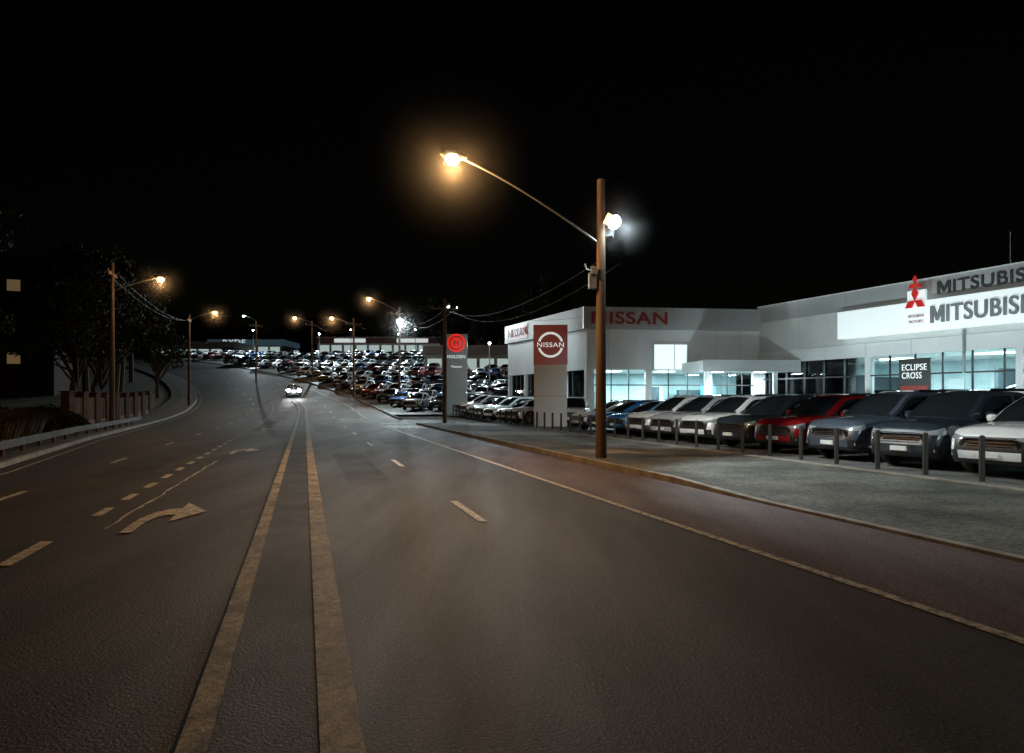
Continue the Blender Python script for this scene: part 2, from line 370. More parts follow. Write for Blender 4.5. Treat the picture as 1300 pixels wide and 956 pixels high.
    for s in (-1,1):
        b=len(V); pts=[(.01,s*.47,.75*hs),(.04,s*.55,.75*hs),(.07,s*.68,.42),(.05,s*.61,.40)]
        V.extend(pts+[(p[0]+.08,p[1],p[2]) for p in pts])
        for q in [(0,1,2,3),(0,4,5,1),(1,5,6,2),(2,6,7,3),(3,7,4,0)]: add(tuple(b+i for i in q),3)
        bx(.09,.14,s*.72-.05,s*.72+.05,.40,.46,4)
        if lit: 
            v,f=cyl([(0,0,0,.12),(0,0,.03,.19),(0,0,.12,.19)],12); b=len(V); V.extend([(.03-.06+p[2],s*.6+p[0],.72+p[1]) for p in v])
            for q in f: add(tuple(b+i for i in q),9)
        bx(wx+.42,wx+.50,min(s*.78,s*.9),max(s*.78,s*.9),1.06*hs,1.09*hs,2)
        v,f=cyl([(0,0,-.09,.5),(0,0,-.07,.85),(0,0,.0,1),(0,0,.06,.9),(0,0,.085,.5)],12)
        b=len(V); V.extend([(wx+.44+p[0]*.08,s*.96+p[1]*.12,1.13*hs+p[2]*.95) for p in v])
        for q in f: add(tuple(b+i for i in q),0)
        for sx in (wx+.28,bp,L-1.18): 
            for (za,zc,yo) in ((.36,.54*hs,.893),(.54*hs,.74*hs,.902),(.74*hs,.93*hs,.893)): bx(sx,sx+.01,min(s*.86,s*yo),max(s*.86,s*yo),za,zc,2)
        for sx in (bp-.24,L-1.45): bx(sx,sx+.18,min(s*.86,s*.925),max(s*.86,s*.925),.86*hs,.885*hs,0)
        bx(xf+.48,xr-.48,min(s*.88,s*.905),max(s*.88,s*.905),.345,.375,3)
        bx(wx1+.25,L-.95,min(s*.585,s*.61),max(s*.585,s*.61),H-.03,H+.03,3 if hs>=1 else 2)
        for c in (xf,xr):
            prof=[(.70,wheel*.6,6),(.70,wheel*.95,6),(.74,wheel,6),(.86,wheel,6),(.895,wheel*.95,6),(.90,wheel*.72,6),(.89,wheel*.70,7),(.87,wheel*.66,7),(.80,wheel*.62,2),(.79,0.01,2)]
            sg=28; b=len(V)
            for (yv,r,_) in prof:
                for q in range(sg):
                    a=2*math.pi*q/sg; V.append((c+r*math.cos(a),s*yv,wheel+r*math.sin(a)))
            for pi in range(len(prof)-1):
                for q in range(sg):
                    k=(q+1)%sg; fa=(b+pi*sg+q,b+pi*sg+k,b+(pi+1)*sg+k,b+(pi+1)*sg+q)
                    add(fa if s<0 else tuple(reversed(fa)),prof[pi+1][2])
            for q in range(5):
                a=2*math.pi*q/5+.3
                for da in (-.13,.13):
                    b=len(V); t=Vector((math.cos(a+da),0,math.sin(a+da))); nrm=Vector((-math.sin(a+da),0,math.cos(a+da)))
                    C=Vector((c,0,wheel))
                    for rad,hw,yo in ((.03,.03,.875),(wheel*.68,.018,.885)):
                        for sg2 in(-1,1):
                            p=C+t*rad+nrm*hw*sg2; V.append((p.x,s*yo,p.z)); V.append((p.x,s*(yo-.04),p.z))
                    for fa in [(0,2,6,4),(0,4,5,1),(2,3,7,6)]: add(tuple(b+i for i in fa),7)
            v,f=cyl([(0,0,.80,.07),(0,0,.885,.06)],10); b=len(V); V.extend([(c+p[0],s*p[2],wheel+p[1]) for p in v])
            for q in f: add(tuple(b+i for i in q),7)
            b=len(V); sg=12
            for q in range(sg+1):
                a=math.pi*q/sg
                for yv in (.62,.87): V.append((c+R*math.cos(a),s*yv,wheel+R*math.sin(a)))
            for q in range(sg): add((b+2*q,b+2*q+1,b+2*q+3,b+2*q+2),2)
    bx(L-.01,L+.02,-.2,.2,.78*hs,.88*hs,8)
    V=[(x-L/2,y,z) for x,y,z in V]
    return mesh(name,V,Fc,CM,MI,smooth=True,angle=30)
SUV=car_mesh('suv_body'); BIG=car_mesh('large_suv_body',L=4.8,H=1.75,hs=1.04,wheel=.38,wx=1.3,wx1=2.1,rear=.55)
HAT=car_mesh('hatch_body',L=4.3,H=1.47,hs=.90,wheel=.32,wx=1.15,wx1=2.05,rear=.9); LIT=car_mesh('driving_car_body',L=4.5,H=1.5,hs=.92,wheel=.33,wx=1.2,wx1=2.1,lit=True,rear=.9)
def car(me,x,y,head,color,name='parked_car',z=None):
    o=obj(name,me,None,(x,y,(gz(y)+.12) if z is None else z))
    o.rotation_euler=(0,0,head-math.pi); o.color=(*color,1)
    return o
WHITE=(.80,.81,.82); SILV=(.42,.44,.46); GREY=(.06,.075,.10); DGR=(.022,.032,.042); RED=(.24,.008,.012); BLUE=(.02,.16,.5); BLK=(.012,.013,.015)
H0=math.pi+math.radians(16.3)
rowA=[(13.7,SUV,WHITE),(15.75,BIG,DGR),(17.9,BIG,GREY),(20.0,SUV,RED),(22.1,SUV,DGR),(24.2,SUV,WHITE),(26.3,SUV,SILV),(28.4,SUV,WHITE),(30.6,HAT,BLUE),(32.7,HAT,BLUE),(34.8,HAT,WHITE),(11.5,SUV,WHITE),(9.3,SUV,RED)]
for yn,me,c in rowA:
    ln=2.4 if me is BIG else 2.3; a=H0+math.radians(random.uniform(6,11))
    nx=xc(yn)+13.35; car(me,nx-math.cos(a)*ln,yn-math.sin(a)*ln,a,c)
y=44.
for i in range(9):
    a=H0+math.radians(14); nx=xc(y)+13.0; car([SUV,HAT,SUV][i%3],nx-math.cos(a)*2.2,y-math.sin(a)*2.2,a,random.choice([WHITE,WHITE,SILV,WHITE,WHITE])); y+=2.7
car(SUV,3.7,42.3,math.radians(-97),WHITE)
car(HAT,6.6,43.5,math.radians(-110),GREY)
for i,(tx,ty) in enumerate([(9.5,43.5),(12.3,43.2),(15.0,42.6),(17.2,40.3),(18.6,37.6),(19.8,34.9),(21.0,32.1),(22.3,29.2)]):
    car([HAT,HAT,SUV][i%3],tx,ty,math.radians(200 if i>2 else 255),random.choice([SILV,BLK,WHITE,GREY]))
cc=[WHITE,WHITE,WHITE,WHITE,SILV,SILV,SILV,GREY,BLK,RED,BLUE,WHITE]
for yrow in [66.5,72.5,78.5,85,92,99,107,115,124,134,144,158,166]:
    x=xc(yrow)+10.2+random.uniform(0,.6); lim={66.5:-3}.get(yrow,6 if yrow<150 else -10)
    while x<lim:
        if random.random()<.93:
            car(random.choice([SUV,HAT,HAT,SUV,BIG]),x,yrow+random.uniform(-.3,.3),math.radians(random.choice([-105,-105,-100])+random.uniform(-3,3)),random.choice(cc))
        x+=2.55
dc=car(LIT,-27.0,87.6,math.radians(-72),(.12,.12,.14),'driving_car',z=gz(87.6)+.005)
for s in (-.6,.6):
    light('SPOT','headlight',(-2.5,s,.72),320,(.9,.95,1),dc,size=.08,target=(-12,s,-.9),spot=50,blend=1)
light('POINT','headlight_glow_fill',(-2.8,0,.75),130,(.9,.95,1),dc,size=.3); glow_ball(dc,(-2.7,0,.75),1.9,GLOWC)  # extra point source added to brighten the glow ball; headlights are the spots above
# ---------------------------------------------------------------- bollards
v,f=cyl([(0,0,0,.052),(0,0,.80,.052),(0,0,.85,.045),(0,0,.86,.02)],10); BM=mesh('bollard',v,f,mat('bollard_steel',(.022,.018,.015),.6),smooth=True)
y=10.78
while y<60:
    if not 46<y<50: obj('bollard',BM,None,(xc(y)+12.75,y,gz(y)+.12))
    y+=1.2
# ---------------------------------------------------------------- street lamps
def polemesh(h,r0=.15,r1=.10): 
    v,f=cyl([(0,0,-.2,r0),(0,0,h*.5,(r0+r1)/2),(0,0,h,r1)],12); return mesh('timber_pole',v,f,WOOD,smooth=True,angle=50)
def lamphead(parent,end,dirv,lens,r=.13):
    v,f=cyl([(0,0,-.05,.06),(0,0,.15,.12),(0,0,.5,.14),(0,0,.62,.06)],10)
    rot=Vector((0,0,1)).rotation_difference(Vector(dirv)).to_matrix()
    vv=[tuple(Vector(end)+rot@Vector((p[0],p[1],p[2]))+Vector((0,0,.06))) for p in v]
    obj('lamp_housing',mesh('lamp_housing',vv,f,GALV,smooth=True),parent)
    bv=[];bf=[]; c=Vector(end)+Vector(dirv)*.32+Vector((0,0,-.03)); sg=14
    rg=[(0,-r*.9),(r*.6,-r*.75),(r*.95,-r*.35),(r,0),(r*.8,r*.3),(0,r*.4)]
    for q,(rad,z) in enumerate(rg):
        for i in range(sg):
            a=2*math.pi*i/sg; bv.append((c.x+rad*math.cos(a),c.y+rad*math.sin(a),c.z+z))
    for q in range(len(rg)-1):
        for i in range(sg):
            k=(i+1)%sg; bf.append((q*sg+i,q*sg+k,(q+1)*sg+k,(q+1)*sg+i))
    obj('lamp_lens',mesh('lamp_lens',bv,bf,lens,smooth=True),parent); return c
def street_lamp(x,y,h,L,lz,az,side,lens,power,color,cross=True,r=.13,bow=.3,glow_r=2.4,glow_m=None):
    z0=gz(y); e=empty('street_lamp',(x,y,z0)); obj('pole',polemesh(h),e)
    d=Vector((-.96*side,-.28*side,0)) 
    if L>0:
        pts=[]
        for i in range(11):
            t=i/10; s_=math.sin(t*math.pi/2); pts.append(tuple(d*t*(L-.32)+Vector((0,0,az+(lz-az)*((1-bow)*t+bow*s_)))))
        tube('arm',pts,.03,GALV,e)
        dv=(Vector(pts[-1])-Vector(pts[-2])).normalized(); dv=(dv*.5+d).normalized()
        c=lamphead(e,pts[-1],tuple(dv),lens,r)
        light('POINT','lamp_light',(c.x,c.y,c.z-r*1.3),power,color,e,size=.12)
        if glow_r: glow_ball(e,(c.x,c.y,c.z-r*.6),glow_r,glow_m)
    if cross:
        v,f=boxes([(-1.0,1.0,-.05,.05,h-.75,h-.63)]); o=obj('crossarm',mesh('crossarm',v,f,WOOD),e); o.rotation_euler=(0,0,-1.27 if side<0 else 0.3)
        for k in (-.85,-.35,.35,.85):
            v,f=cyl([(k,0,h-.63,.04),(k,0,h-.5,.03)],8); o=obj('insulator',mesh('insulator',v,f,GALV),e); o.rotation_euler=(0,0,-1.27 if side<0 else .3)
    return e
def flood(parent,loc,target,power,color=COLD,r=.16,spot=130,glow_r=0,blend=.5,glow_pw=110):
    d=(Vector(target)-Vector(loc)).normalized(); rot=d.to_track_quat('-Z','Y').to_matrix()
    v,f=boxes([(-.18,.18,-.14,.14,.02,.16)]); vv=[tuple(Vector(loc)+rot@Vector(p)) for p in v]
    obj('flood_housing',mesh('flood_housing',vv,f,GALV),parent)
    v,f=cyl([(0,0,-.9*r,r*.25),(0,0,-.75*r,r*.65),(0,0,-.4*r,r*.93),(0,0,0,r)],16); vv=[tuple(Vector(loc)+rot@Vector(p)) for p in v]
    obj('flood_lens',mesh('flood_lens',vv,f,WHL,smooth=True,angle=60),parent)
    light('SPOT','flood_light',tuple(Vector(loc)+d*(r+.02)),power,color,parent,size=.12,target=target,spot=spot,blend=blend)
    if glow_r:
        light('POINT','flood_glow_fill',tuple(Vector(loc)+d*(r+.03)),glow_pw,color,parent,size=.1); glow_ball(parent,loc,glow_r,GLOWC)  # extra point source, added at the lens to brighten its glow volume
A=street_lamp(2.33,18.56,7.4,3.96,7.58,5.7,1,SODH,1750,SOD,cross=False,r=.19,glow_r=2.9)
flood(A,(.30,-.2,6.25),(6.5,-5.0,1.0),2800,spot=92,glow_r=1.5,r=.19)
flood(A,(.22,.28,6.0),(5.5,11.5,0),2000,spot=70,r=.08)  # second flood head, added to brighten the farther parked cars
part(A,'meter_box',[(-.32,-.13,-.12,.12,4.55,4.95),(-.28,-.15,-.2,-.1,4.9,5.1)],GALV)
tube('bracket',[(-.15,0,5.0),(-.38,0,5.05),(-.42,0,5.2)],.02,GALV,A)
B=street_lamp(-22.0,39.0,9.2,2.43,8.4,7.6,-1,SODL,290,SOD,r=.2,glow_r=2.2,glow_m=GLOWC)
C=street_lamp(-33.7,74,9.6,2.5,9.9,9.0,-1,SODL,420,SOD,r=.22,glow_r=2.6,glow_m=GLOWC)
D=street_lamp(-39.7,110,9.2,1.8,10.0,9.3,1,GRL,150,(.6,1,.8),r=.2,glow_r=0)
E=street_lamp(-31.0,110,9.3,2.6,9.7,9.0,1,SODL,450,SOD,r=.28,glow_r=3,glow_m=GLOWC)
Fp=street_lamp(-19.2,86,9.6,2.6,9.6,8.8,1,SODL,450,SOD,r=.24,glow_r=2.8,glow_m=GLOWC)
G=street_lamp(-11.9,75,10.4,3.2,11.2,9.9,1,SODL,420,SOD,r=.24,glow_r=2.8,glow_m=GLOWC)
flood(G,(.1,-.3,8.9),(6,-9,0),3800,spot=130,r=.34,glow_r=4.0,glow_pw=340)
Hh=street_lamp(-4.5,47.5,8.4,0,0,0,1,SODL,0,SOD)
flood(Hh,(.2,.1,7.9),(7,5,0),2200,spot=130,r=.1)  # flood added on this pole to brighten the forecourt and car row
K=street_lamp(8.6,-3.5,8.2,3.4,8.3,6.5,1,SODL,55,SOD,cross=False,glow_r=0)  # unseen lamp behind the camera, added for the light it gives
flood(K,(.3,.3,6.6),(3.0,18,1.2),5600,spot=42,blend=.8)  # added off-frame flood that brightens the near parked cars
def cable(a,b,sag,r=.012):
    a=Vector(a);b=Vector(b); return [tuple(a+(b-a)*t-Vector((0,0,sag*4*t*(1-t)))) for t in [i/14 for i in range(15)]]
ov=empty('overhead_cables')
tops=[(2.33,18.56,5.3),(-4.5,47.5,7.7),(-11.9,75,gz(75)+9.4),(-19.2,86,gz(86)+8.9),(-31,110,gz(110)+8.8),(-58,150,gz(150)+8.8)]
for a,b in zip(tops,tops[1:]):
    tube('cable',cable(a,b,.9),.009,BLACK,ov); tube('cable',cable((a[0]+.5,a[1],a[2]-.1),(b[0]+.5,b[1],b[2]-.1),1.1),.008,BLACK,ov)
for k in (-.85,.85):
    tube('cable',cable((-22+k*.3,39,8.6),(-33.7+k*.3,74,gz(74)+9),.8),.009,BLACK,ov)
tube('cable',cable((-4.5,47.5,7.7),(5.4,49,7.4),.5),.009,BLACK,ov)
# ---------------------------------------------------------------- pylon signs
P=empty('pylon_sign',(2.18,40.2,.1),math.radians(-2))
part(P,'pylon_base',[(-.93,.93,-.25,.25,0,3.5)],WALLW); part(P,'sign_face',[(-.96,.96,-.3,.3,3.5,5.75)],REDS)
part(P,'pylon_joint',[(-.94,.94,-.255,.255,1.72,1.74)],JOINT)
def ring(parent,name,cx,cy,cz,r0,r1,m,th=.04,seg=40,a0=0,a1=2*math.pi):
    v=[];f=[]
    for i in range(seg+1):
        a=a0+(a1-a0)*i/seg
        for r in(r0,r1):
            v.append((cx+r*math.cos(a),cy,cz+r*math.sin(a))); v.append((cx+r*math.cos(a),cy-th,cz+r*math.sin(a)))
    for i in range(seg):
        b=4*i; f+=[(b+1,b+3,b+7,b+5),(b,b+1,b+5,b+4),(b+2,b+6,b+7,b+3)]
    return obj(name,mesh(name,v,f,m),parent)
ring(P,'emblem_ring',0,-.3,4.62,.60,.72,WHTL,a0=.28,a1=math.pi-.28); ring(P,'emblem_ring',0,-.3,4.62,.60,.72,WHTL,a0=math.pi+.28,a1=2*math.pi-.28)
text(P,'NISSAN',1.5,.26,(-.75,-.33,4.49),WHTL)
Q=empty('pylon_sign',(-4.75,60.5,gz(60)),math.radians(3))
part(Q,'pylon_panel',[(-.93,.93,-.2,.2,0,6.95)],mat('pylon_grey',(.26,.29,.29),.4,emis=(.8,1,1),estr=.03))
v=[(0,-.26,6.2)]+[(.78*math.cos(a*math.pi/18),-.26,6.2+.78*math.sin(a*math.pi/18)) for a in range(36)]; f=[(0,1+i,1+(i+1)%36) for i in range(36)]
obj('emblem_disc',mesh('emblem_disc',v,f,mat('emblem_red',(.6,.02,.02),.4,emis=(1,.03,.02),estr=.6)),Q)
ring(Q,'emblem_ring',0,-.27,6.2,.5,.58,CHAR,.02); text(Q,'H',.4,.5,(-.2,-.28,5.95),CHAR)
text(Q,'HOLDEN',1.5,.26,(-.75,-.22,4.9),WHTL); text(Q,'Thomson',.9,.18,(-.45,-.22,4.1),WHTL)
# ---------------------------------------------------------------- dealership buildings
def frame(name,o,dx,dy):
    return empty(name,(o[0],o[1],0),math.atan2(dy,dx))
NB=frame('car_showroom',(5.13,48.6),.9917,.128)
Wn=12.47
def prism(pts,z0,z1):
    n=len(pts); v=[(x,y,z0) for x,y in pts]+[(x,y,z1) for x,y in pts]; f=[tuple(range(n-1,-1,-1)),tuple(range(n,2*n))]
    for i in range(n): k=(i+1)%n; f.append((i,k,n+k,n+i))
    return v,f
ang=math.atan2(.128,.9917); ca,sa=math.cos(-ang),math.sin(-ang)
def loc(p): x,y=p[0]-5.13,p[1]-48.6; return (x*ca-y*sa,x*sa+y*ca)
poly=[loc((-.35,61.8)),loc((5.13,48.6)),loc((17.5,50.2)),loc((30.2,55.4)),loc((24,74)),loc((2,70))]
v,f=prism(poly,3.7,7.7); obj('upper_walls',mesh('upper_walls',v,f,WALLW),NB)
part(NB,'fascia',[(-.3,Wn-.02,-.35,-.003,6.46,7.97)],FASC)
part(NB,'fascia_joint',[(x,x+.012,-.353,-.35,6.46,7.97) for x in (6.0,9.2)]+[(x,x+.012,-.004,-.001,3.9,6.46) for x in (1.5,3.4,7.3,9.3,11)],JOINT)
text(NB,'NISSAN',5.35,.86,(.25,-.37,6.8),REDL,ext=.05,off=.02)
part(NB,'window_box',[(4.75,7.1,-.06,-.006,3.75,5.45)],INTP)
part(NB,'window_frame',[(4.65,4.75,-.12,-.004,3.65,5.55),(7.1,7.2,-.12,-.004,3.65,5.55),(4.75,7.1,-.12,-.004,5.45,5.55),(6.2,6.25,-.1,-.06,3.75,5.45)],WALLW)
part(NB,'entry_canopy',[(6.7,Wn+.8,-4.0,-.13,3.5,4.15)],WALLW)
part(NB,'canopy_edge',[(6.65,Wn+.85,-4.05,-4.0,3.45,4.2)],FASC)
part(NB,'canopy_column',[(6.9,7.15,-3.8,-3.55,0,3.5),(11.6,11.85,-3.8,-3.55,0,3.5)],WALLW)
part(NB,'piers',[(0,.5,0,.5,0,3.7),(4.2,4.6,0,.4,0,3.7),(8.6,9.0,0,.4,0,3.7),(Wn-.4,Wn,0,.4,0,3.7)],WALLW)
part(NB,'mullions',[(x,x+.06,.05,.12,0,3.7) for x in (1.7,2.95,5.8,7.2,10.1,11.2)]+[(.5,Wn-.4,.04,.13,2.6,2.68)],DARK)
part(NB,'glazing',[(.5,4.2,.2,.21,0,3.7),(4.6,8.6,.2,.21,0,3.7),(9.0,Wn-.4,.2,.21,0,3.7)],GLASS)
part(NB,'interior_wall',[(-2,Wn+2,8,8.1,0,3.69)],INTW); part(NB,'interior_floor',[(.0,Wn,.3,8,.1,.14)],FLOORI)
part(NB,'interior_fitout',[(1,2.2,6,6.4,0,2.2),(3,4.8,4,4.6,0,1.1),(6,6.2,3,6,0,2.6),(9,11.5,6.5,7,0,2.4)],INTD)
part(NB,'interior_posters',[(x,x+1.0,7.9,7.99,1.4,2.9) for x in (.6,2.6,7.2)],POST)
part(NB,'blue_display',[(10.2,11.4,5,5.1,1.4,2.8)],BLUEB)
for x in (2.5,6.5,10.5):
    part(NB,'ceiling_panel',[(x-.6,x+.6,2.2,3.4,3.66,3.69)],CEIL); light('AREA','ceiling_light',(x,3,3.6),1000,COLD,NB,size=2.2,target=(x,3.01,0))
for x in (8.5,11.5):
    light('AREA','canopy_downlight',(x,-2,3.42),320,COLD,NB,size=.8,target=(x,-2.01,0)); part(NB,'downlight_panel',[(x-.3,x+.3,-2.3,-1.7,3.46,3.497)],CEIL)
sl=math.hypot(5.48,13.2)
SB=empty('side_facade'); SB.parent=NB
mw=Matrix.Translation(Vector((-.35,61.8,0)))@Matrix.Rotation(math.atan2(-13.2,5.48),4,'Z')
nbm=Matrix.Translation(Vector((5.13,48.6,0)))@Matrix.Rotation(ang,4,'Z'); SB.matrix_local=nbm.inverted()@mw
part(SB,'side_fascia',[(0,sl,-.3,-.003,6.46,7.97)],FASC)
part(SB,'side_wall_glass',[(.4,sl-.4,.2,.22,.1,3.7)],GLASS); part(SB,'side_piers',[(x,x+.35,0,.35,0,3.7) for x in (0,3.5,7,10.5,13.9)],WALLW)
part(SB,'side_mullions',[(x,x+.06,.05,.12,0,3.7) for x in (1.7,2.6,4.7,5.9,8.2,9.4,12)],DARK)
part(SB,'side_red_panel',[(.6,5.0,-.34,-.303,6.6,7.85)],REDS); text(SB,'NISSAN',3.8,.7,(.9,-.36,6.87),REDL,ext=.02)
MB=frame('car_showroom',(17.5,50.2),.381,-.925)
Lm=36
TOP=8.12
part(MB,'upper_volume',[(.02,Lm,0,14,4.15,7.85)],CREAM)
part(MB,'parapet',[(-.0,Lm,-.12,-.003,7.02,TOP)],FASC)
part(MB,'parapet_cap',[(-.05,Lm,-.16,.1,TOP,TOP+.06)],WALLW)
part(MB,'lower_fascia',[(.02,Lm,-.08,-.003,4.15,4.95)],WALLW)
part(MB,'panel_joint',[(x,x+.014,-.006,-.001,4.95,7.02) for x in (3.8,7.2)]+[(x,x+.014,-.085,-.081,4.15,4.95) for x in [3.0*i for i in range(1,12)]]+[(x,x+.014,-.125,-.121,7.02,TOP) for x in (3.8,7.6,20,23.8)],JOINT)
part(MB,'downpipe',[(15.0,15.1,-.2,-.09,3.0,5.25)],GALV)
part(MB,'sign_panel',[(7.45,Lm,-.6,-.1,5.30,6.92)],SIGNW)
GL_=mat('grey_letter',(.26,.28,.29),.4)
letter_m(MB,.74,.66,(13.6,-.15,7.22),CHAR,.03); text(MB,'ITSUBISHI',4.6,.66,(14.48,-.15,7.22),CHAR,ext=.03,off=.01)
letter_m(MB,.76,.9,(13.6,-.66,5.66),GL_,.06); text(MB,'ITSUBISHI',4.6,.9,(14.50,-.66,5.66),GL_,ext=.06,off=.01)
part(MB,'emblem_board',[(12.3,13.35,-.75,-.605,5.42,7.5)],SIGNW)
def rhomb(cx,cz,ang,l=.62,wd=.36):
    c,s=math.cos(ang),math.sin(ang); d=Vector((c,0,s)); n=Vector((-s,0,c)); P0=Vector((cx,0,cz))
    pts=[P0,P0+d*l*.5+n*wd*.5,P0+d*l,P0+d*l*.5-n*wd*.5]; v=[(p.x,-.80,p.z) for p in pts]+[(p.x,-.9,p.z) for p in pts]
    return v,[(4,5,6,7),(0,1,5,4),(1,2,6,5),(2,3,7,6),(3,0,4,7)]
for a in (90,210,330):
    v,f=rhomb(12.83,6.95,math.radians(a),.62,.36)
    v=[(12.83+(x-12.83)*1.05,y_,6.95+(z-6.95)*1.2) for x,y_,z in v]
    obj('emblem_diamond',mesh('emblem_diamond',v,f,REDB),MB)
    v,f=rhomb(12.83,7.85,math.radians(a),.45,.26); v=[(x,y_+.02,z) for x,y_,z in v]
    obj('emblem_diamond',mesh('emblem_diamond',v,f,REDB),MB)
text(MB,'MITSUBISHI',.9,.15,(12.38,-.78,6.05),REDL,ext=.01); text(MB,'MOTORS',.8,.15,(12.43,-.78,5.75),REDL,ext=.01)
part(MB,'piers',[(x,x+.35,0,.35,0,4.15) for x in (0,8.9,17.5,26,35.5)],WALLW)
part(MB,'mullions',[(x,x+.07,.05,.14,0,4.15) for x in [1.6*i+.9 for i in range(22)]]+[(.35,Lm,.04,.15,3.0,3.08)],DARK)
part(MB,'glazing',[(.35,Lm,.2,.21,0,4.15)],GLASS)
part(MB,'interior_wall',[(.1,Lm,9,9.1,0,4.14),(.06,.1,.3,9,0,4.14)],INTW); part(MB,'interior_floor',[(.1,Lm,.3,9,.1,.14)],FLOORI)
part(MB,'interior_fitout',[(4,4.2,4,9,0,3.2),(5.5,7.5,5,5.6,0,1.1),(13.2,13.4,5,9,0,3.4),(15,18,8,8.9,0,2.6),(2,2.9,2.5,2.9,0,1.9)],INTD)
part(MB,'interior_posters',[(x,x+1.1,8.9,8.99,1.4,3.0) for x in (2,5.4,7.6,10.4,19,23)],POST)
part(MB,'window_poster',[(11.2,13.1,-.02,.04,1.6,3.9)],mat('poster_board',(.04,.045,.04),.4))
text(MB,'ECLIPSE',1.5,.34,(11.4,-.04,3.25),WHTL,ext=.01); text(MB,'CROSS',1.2,.34,(11.4,-.04,2.8),WHTL,ext=.01); part(MB,'poster_picture',[(11.3,12.95,-.035,-.021,1.7,2.4)],REDL)
part(MB,'blue_display',[(1.4,2.4,5,5.1,1.6,3.2)],BLUEB)
for x in (3,8.5,14.5,20,26):
    part(MB,'ceiling_panel',[(x-.8,x+.8,2.6,3.6,4.11,4.14)],CEIL); light('AREA','ceiling_light',(x,3.2,4.05),850,COLD,MB,size=2.6,target=(x,3.21,0))
def m2w(t,o): return (17.5+.381*t+.925*o,50.2-.925*t+.381*o)
for t,o_,c in ((15.8,3,WHITE),(7.2,3.5,RED),(20.5,3.2,SILV)):
    p=m2w(t,o_); car(SUV,p[0],p[1],math.radians(112),c,z=.14 if t!=15.8 else .75)
p=m2w(15.8,3); dp=empty('display_platform',(p[0],p[1],0),math.atan2(-.925,.381)); part(dp,'platform',[(-2.7,2.7,-1.2,1.2,.14,.74)],WALLW)
part(MB,'roof_plant',[(5,8,4,7,7.85,8.9)],GALV); tube('roof_antenna',[(16,2,8.1),(16,2,10.2)],.03,GALV,MB)
def added_flood(x,y,tx,ty,tz,pw):  # unseen uplight on a stand, added to brighten the showroom facades
    e=empty('added_facade_flood',(x,y,.12)); part(e,'stand',[(-.04,.04,-.04,.04,0,.5)],GALV); flood(e,(0,0,.6),(tx-x,ty-y,tz-.1),pw,spot=140,r=.1,blend=.9)
for t,pw in ((3.2,1050),(9,1150),(14.5,1150),(20,1200)):
    a=m2w(t,-8.5); b=m2w(t,0); added_flood(a[0],a[1],b[0],b[1],4.6,pw)
for t,pw in ((1.2,950),(5.8,950)):
    a=(5.13+.9917*t+.128*6.5,48.6+.128*t-.9917*6.5); added_flood(a[0],a[1],5.13+.99*t,48.6+.128*t,4.6,pw)
added_flood(-1.6,52.5,2.3,55.6,5.5,500)
# ---------------------------------------------------------------- distant buildings
SHW=mat('shop_window',(.2,.25,.25),.3,emis=(.8,1,.95),estr=.4)
def lowshop(x0,x1,y,z0,h,name,fm,wm,win=True,yaw=0):
    e=empty(name,((x0+x1)/2,y,z0),yaw); w=(x1-x0)/2
    part(e,'walls',[(-w,w,0,14,-2,h*.62)],wm); part(e,'fascia',[(-w-.3,w+.3,-.5,14.2,h*.62,h)],fm)
    part(e,'roof_edge',[(-w-.4,w+.4,-.6,14.3,h,h+.12)],WALLW)
    if win:
        n=int(w*2/3.2); part(e,'windows',[(-w+.5+i*3.2,-w+3.1+i*3.2,-.05,-.01,.2,h*.5) for i in range(n)],SHW)
    return e
DB=lowshop(-50,-17,182,13.6,3.9,'car_yard_building',noisemat('dull_red_fascia',(.16,.05,.05),(.24,.09,.08),.2,.6),WALLW)
part(DB,'fascia_sign',[(-12,-4,-.6,-.51,2.6,3.6),(4,12,-.6,-.51,2.6,3.6)],WHTL)
LB=lowshop(-82,-62,192,13.9,3.9,'car_yard_building',mat('blue_grey_fascia',(.18,.28,.32),.6,emis=(.2,.4,.5),estr=.08),WALLW); text(LB,'RYDE',6,1.3,(-6,-.6,2.55),WHTL)
lowshop(-16,8,130,6.8,4.6,'workshop_building',FASC,CREAM,True)
lowshop(-92,-70,178,12.5,3.5,'car_yard_building',FASC,INTD)
for (x,y,pw) in ((-40,176,14000),(-24,176,14000),(-62,170,12000),(-8,122,10000),(-22,138,12000),(-38,140,12000),(-3,95,9000)):
    e=empty('lot_light_pole',(x,y,gz(y))); v,f=cyl([(0,0,0,.1),(0,0,6.5,.07)],8); obj('pole',mesh('pole',v,f,GALV),e); flood(e,(0,-.2,6.4),(0,-13,0),pw,spot=150,r=.16)
AP=empty('apartment_block',(-66,86,gz(86)-1),math.radians(20)); part(AP,'walls',[(-9,9,0,12,0,18)],DBRICK); part(AP,'roof',[(-9.4,9.4,-.4,12.4,18,18.4)],DARK)
part(AP,'windows',[(-8+i*3,-6.6+i*3,-.03,-.01,2.2+3*j,3.6+3*j) for i in range(6) for j in range(5) if random.random()<.8],DARK)
part(AP,'lit_windows',[(-5+i*3,-3.6+i*3,-.05,-.031,5.2+3*j,6.6+3*j) for i,j in ((0,0),(2,1),(3,0),(1,2),(3,3))],WARMW)
part(AP,'balconies',[(-5.2,-2.8,-1.2,-.06,1.6+3*j,1.75+3*j) for j in range(5)]+[(1,3.8,-1.2,-.06,1.6+3*j,1.75+3*j) for j in range(5)],DBRICK)
fe=empty('picket_fence'); bp_=[];pk=[]
y=36.
